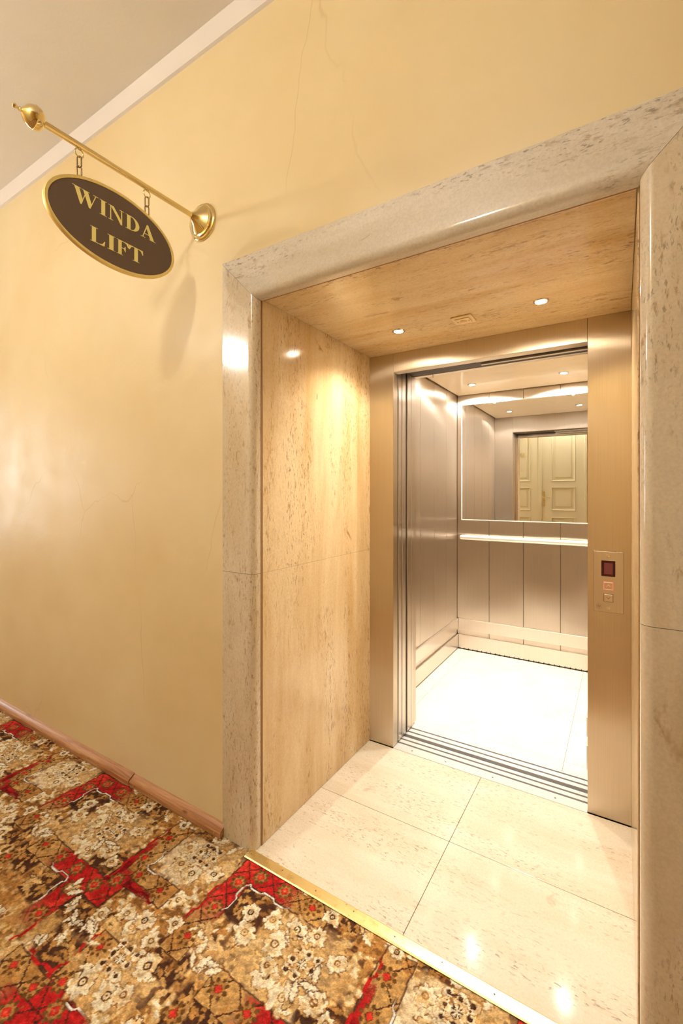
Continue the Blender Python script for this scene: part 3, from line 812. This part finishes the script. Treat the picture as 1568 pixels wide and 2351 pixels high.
blob(-.40, -.44, .06, .10, PALE, amt=.6); blob(.42, -.42, .12, .09, TAN, amt=.7); blob(.55, -.60, .16, .08, PALE, amt=.6)
blob(-.70, -.45, .10, .08, GOLD, amt=.6)
for a in ((0, .13, -.125, 0), (-.66, -.55, -.43, -.33), (-.57, -.45, -.245, -.15), (-.39, -.27, -.51, -.42), (-.47, -.30, -.41, -.335), (-.10, .04, -.36, -.27), (-.86, -.72, -.40, -.31), (.29, .40, .02, .10), (-.35, -.24, .06, .12), (-.20, -.02, -.66, -.60)):
    dark_foliage(a[0], a[1], a[2], a[3], int(abs(a[0] * 1000)) + 3, 30)
# lattice
LS = .1105
def lattice_d():
    dx = GX - (-.040 % PX); dy = GY - (-.016 % PY)
    dx = wrapd(GX + .040, PX); dy = wrapd(GY + .016, PY)
    a = (dx + dy) / LS; b = (dx - dy) / LS
    da = np.abs((a + .5) % 1 - .5 - 0) ; db = np.abs((b + .5) % 1 - .5)
    return a, b
def band(x0, x1, y0, y1, cols, fade=None, lat=True, edge=DARK, jag=.35):
    cx, cy = (x0 + x1) / 2, (y0 + y1) / 2; dx, dy = D(cx, cy)
    d = np.maximum(np.abs(dx + J1 * jag) - (x1 - x0) / 2, np.abs(dy + J2 * jag) - (y1 - y0) / 2)
    m = sm(.001, -.001, d); me = sm(.005, .003, d)
    g = np.ones_like(m)
    if fade:
        ax, s0, s1 = fade; q = dx + cx if ax == 'x' else dy + cy
        g = sm(s0, s1, q + (FINE - .5) * .03 + J1 * 1.5)
    paint(me * g * .8, edge)
    c0, c1 = cols
    t = sm(.42, .58, fbm(9, 44, 3))[..., None]
    colr = c0 * t + c1 * (1 - t)
    mm = (m * g)[..., None]; img[:] = img * (1 - mm) + colr * mm
    if lat:
        px, py = dx + cx, dy + cy
        a = ((px + .040) + (py + .016)) / LS; b = ((px + .040) - (py + .016)) / LS
        la = np.abs((a % 1) - .5); lb = np.abs((b % 1) - .5)
        jj = (FINE - .5) * .03
        paint(m * np.clip(g + .2, 0, 1) * sm(.035, .018, np.minimum(la, lb) + jj), DARK)
TANC = (TAN * .98, GOLD)
band(-.45, -.36, -.22, .06, TANC); band(-.38, -.19, -.225, -.145, TANC); band(.10, .30, -.002, .085, TANC)
band(-.083, .0, -.30, -.06, TANC); band(-.83, -.66, -.335, -.25, TANC); band(-.262, -.18, -.60, -.36, TANC); band(-.43, -.18, -.60, -.52, TANC)
band(-.079, .0, -.20, .077, (RED, RED2), ('y', -.20, -.06)); band(-.079, .176, .0, .077, (RED, RED2), ('x', .19, .12))
band(-.72, -.36, -.328, -.252, (RED, RED2), ('x', -.72, -.64)); band(-.55, -.468, -.50, -.328, (RED, RED2), ('y', -.50, -.38))
band(-.446, -.363, -.329, -.19, (RED, RED2), ('y', -.15, -.22)); band(-.448, -.425, -.25, -.05, (RED2, DRED), ('y', -.02, -.12), False)
band(-.37, -.24, -.235, -.208, (RED2, DRED), ('x', -.22, -.32), False); band(-.25, -.05, -.60, -.517, (RED, RED2), ('x', -.03, -.10))
band(-.35, -.18, -.67, -.58, (RED, RED2), ('x', -.37, -.27))
def line(x0, y0, x1, y1, w, col, jag=.25, fadeend=0.0):
    n = 2
    L_ = math.hypot(x1 - x0, y1 - y0); ux, uy = (x1 - x0) / L_, (y1 - y0) / L_
    dx, dy = D((x0 + x1) / 2, (y0 + y1) / 2); u = dx * ux + dy * uy
    step = .0055 * np.tanh(4 * np.sin((u + L_ / 2) * 62 - .6)) - .0055 * np.tanh(4 * math.sin(-.6))
    v = -dx * uy + dy * ux + step
    m = sm(w + .0012, w - .0005, np.abs(v)) * (np.abs(u) < L_ / 2)
    if fadeend: m = m * sm(L_ / 2, L_ / 2 - fadeend, u)
    paint(m, col)
line(-.265, -.37, -.265, -.52, .0045, RED2); line(-.262, -.517, -.41, -.517, .0045, RED2, fadeend=.03)
line(-.452, -.25, -.452, .02, .004, RED2); line(-.469, -.40, -.469, -.53, .004, RED2); line(-.08, -.05, -.08, -.24, .004, RED2, fadeend=.05)
line(-.357, -.218, -.225, -.218, .004, DRED)
for a in ((0, 0, 0, -.15, .05), (0, 0, .19, 0, .05), (-.369, -.14, -.369, -.03, .06), (-.369, -.14, -.28, -.14, .04), (-.553, -.328, -.72, -.328, .08), (-.553, -.328, -.553, -.46, .06), (-.185, -.515, -.185, -.40, .06), (-.185, -.515, -.07, -.515, .05)):
    line(a[0], a[1], a[2], a[3], .0042, DARK, fadeend=a[4]); line(a[0], a[1], a[2], a[3], .0024, rgb(250, 240, 225), fadeend=a[4])
def rosette(x, y, red):
    dx, dy = D(x, y); r = np.hypot(dx, dy); th = np.arctan2(dy, dx)
    base = RED if red else TAN
    rim = .027 * (1 + .16 * np.cos(8 * th))
    if red: paint(sm(rim + .001, rim - .001, r), BROWN * .85); paint(sm(.02, .0185, r + .003 * np.cos(8 * th)), GOLD * .95)
    else: paint(sm(rim + .001, rim - .001, r) * (np.cos(8 * th) > -.3), BROWN * .8); paint(sm(.0205, .019, r + .003 * np.cos(8 * th)), GOLD)
    s = np.maximum(np.abs(dx + dy), np.abs(dx - dy)) / 1.414
    paint(sm(.0115, .010, s + (FINE - .5) * .002), BROWN * .7 if not red else RED2); paint(sm(.0092, .008, s), RED)
    if red: paint(sm(.0035, .0022, s), GOLD)
for x, y in ((-.04, -.016), (.012, .041), (.119, .041), (-.455, -.288), (-.573, -.284), (-.513, -.338), (-.409, -.235), (-.166, -.551), (-.27, -.62)): rosette(x, y, True)
for x, y in ((-.039, -.124), (-.036, -.235), (-.415, -.016), (-.411, -.125), (-.359, -.181), (-.244, -.181), (.234, .042), (-.791, -.288), (-.682, -.289), (-.846, -.391), (-.229, -.395), (-.223, -.505), (-.276, -.553), (-.387, -.555), (-.50, -.44)): rosette(x, y, False)
# flowers and leaves
rr = random.Random(11)
def cluster(x, y, big, seed):
    q = random.Random(seed)
    for k in range(9):
        a = q.uniform(0, 6.28); d = q.uniform(.07, .13)
        leaf_m(x + d * math.cos(a), y + d * math.sin(a), q.uniform(.016, .03), q.uniform(.006, .011), a + q.uniform(-.5, .5), CREAM if q.random() < .6 else PALE, GOLD)
    for (dx, dy, r) in big: flower(x + dx, y + dy, r, q.choice([7, 8, 9]), q.uniform(0, 6), CREAM, q.choice([GOLD, BROWN, DARK]), q.choice([GOLD, BROWN]))
    for i in (-1, 0, 1):
        for j in (-1, 0, 1):
            if (i, j) != (0, 0): flower(x + i * .033, y + j * .033, .015, 6, i + j, CREAM, DARK, GOLD)
    dx, dy = D(x, y); r = np.hypot(dx, dy); th = np.arctan2(dy, dx)
    sq = np.maximum(np.abs(dx), np.abs(dy)); chk = ((np.floor(dx / .0048) + np.floor(dy / .0048)) % 2) > 0
    paint(sm(.0022, .001, np.abs(sq - .030)) * chk, DARK); paint(sm(.013, .011, r), CREAM); paint((np.abs(np.sin(4 * th)) < .45) * (r < .017) * (r > .003) * 1.0, DARK)
cluster(-.222, .006, ((-.085, -.01, .028), (-.05, -.075, .030), (.015, -.085, .033), (.085, -.045, .031), (-.02, .08, .026)), 1)
cluster(.312, -.117, ((-.105, .005, .036), (-.07, -.075, .037), (.005, -.095, .036), (.085, -.06, .033), (-.075, .075, .03), (-.01, .09, .028), (-.16, .06, .030)), 2)
cluster(-.145, -.384, ((.085, .03, .034), (.06, -.075, .036), (-.03, -.09, .036), (.095, -.05, .026), (-.06, .075, .026), (.03, .08, .026)), 3)
for x, y, r in ((.075, -.075, .028), (.105, -.135, .034), (-.16, -.17, .026), (-.10, -.23, .024), (-.19, -.275, .030), (-.26, -.29, .026), (-.33, -.335, .024), (.18, .09, .022), (-.72, -.17, .024), (-.64, .05, .026), (-.55, -.06, .024), (.45, -.20, .024), (-.42, .06, .022), (-.62, -.52, .028), (-.75, -.60, .03), (.05, -.47, .026)):
    flower(x, y, r, rr.choice([6, 7, 8]), rr.uniform(0, 6), CREAM * .98, rr.choice([BROWN, DARK]), rr.choice([BROWN, DARK]))
for k in range(16):      # sprays of pale leaves
    x, y = ((.02, -.22), (.05, -.26), (.09, -.25), (-.02, -.2), (.0, -.17), (-.38, -.40), (-.35, -.44), (-.40, -.47), (-.31, -.38), (-.60, -.14), (-.62, -.20), (-.70, -.06), (.45, -.32), (.50, -.36), (-.66, -.40), (.42, .06))[k]
    for j in range(4):
        leaf_m(x + rr.uniform(-.02, .02), y + rr.uniform(-.02, .02), rr.uniform(.018, .032), rr.uniform(.006, .011), rr.uniform(0, 6.28), CREAM if rr.random() < .7 else PALE, rr.choice([BROWN, GOLD, DARK]))
for k in range(70):      # twigs and dark flecks
    leaf_m(rr.uniform(0, PX), rr.uniform(0, PY), rr.uniform(.006, .016), rr.uniform(.0015, .003), rr.uniform(0, 6.28), rr.choice([DARK, BROWN, BROWN]))
HF = fbm(90, 60, 2)
img *= (1 + (HF[..., None] - .5) * .45)
img *= (1 + (FINE[..., None] - .5) * .22)
img = np.clip(img, 0, 1)
lin = np.where(img <= .04045, img / 12.92, ((img + .055) / 1.055) ** 2.4)

def grid_axis(a, b, step): n_ = max(1, int(round((b - a) / step))); return np.linspace(a, b, n_ + 1)
x_ax = np.concatenate([grid_axis(HX0, -3.6, .03)[:-1], grid_axis(-3.6, .35, .0027)[:-1], grid_axis(.35, HX1, .03)])
y_ax = np.concatenate([grid_axis(HY0, .30, .02)[:-1], grid_axis(.30, 1.2495, .0027)])
XX, YY = np.meshgrid(x_ax, y_ax)
# the carpet ends under the brass strip and against the surround
nx, ny = len(x_ax), len(y_ax)
ii = (np.floor(((XX - AX) % PX) / PX * NX).astype(int)) % NX; jj_ = (np.floor(((YY - AY) % PY) / PY * NY).astype(int)) % NY
colv = lin[jj_, ii].reshape(-1, 3)
co = np.zeros((nx * ny, 3), np.float32)
lum = colv.mean(1)
co[:, 0] = XX.ravel(); co[:, 1] = YY.ravel(); co[:, 2] = -.0035 + .0022 * rng.random(nx * ny) + .0008 * lum
idx = np.arange(nx * ny).reshape(ny, nx)
q = np.stack([idx[:-1, :-1], idx[:-1, 1:], idx[1:, 1:], idx[1:, :-1]], -1).reshape(-1, 4)
me = bpy.data.meshes.new('carpet')
me.vertices.add(nx * ny); me.vertices.foreach_set('co', co.ravel())
me.loops.add(q.size); me.loops.foreach_set('vertex_index', q.ravel().astype(np.int32))
me.polygons.add(len(q)); me.polygons.foreach_set('loop_start', np.arange(0, q.size, 4, dtype=np.int32)); me.polygons.foreach_set('loop_total', np.full(len(q), 4, np.int32))
me.update(calc_edges=True)
ca = me.color_attributes.new('pile', 'FLOAT_COLOR', 'POINT')
c4 = np.ones((nx * ny, 4), np.float32); c4[:, :3] = colv; ca.data.foreach_set('color', c4.ravel())
me.polygons.foreach_set('use_smooth', np.ones(len(q), bool))
t = NT('carpet_pile')
at = t.n('ShaderNodeAttribute', attribute_name='pile')
fz = t.noise(t.pos(), 420, 3, .6)
t.p(Base_Color=t.mix(1.0, at.outputs['Color'], t.ramp(fz, [(0.3, .72), (0.7, 1.0)]), 'MULTIPLY'), Roughness=1.0, Specular_IOR_Level=0.1, Sheen_Weight=0.0)
t.bump(fz, 0.5, 0.003)
me.materials.append(t.m)
carpet = bpy.data.objects.new('carpet', me); COL.objects.link(carpet)
tag(carpet, 'red, gold and cream patterned hallway carpet with flowers', 'carpet')
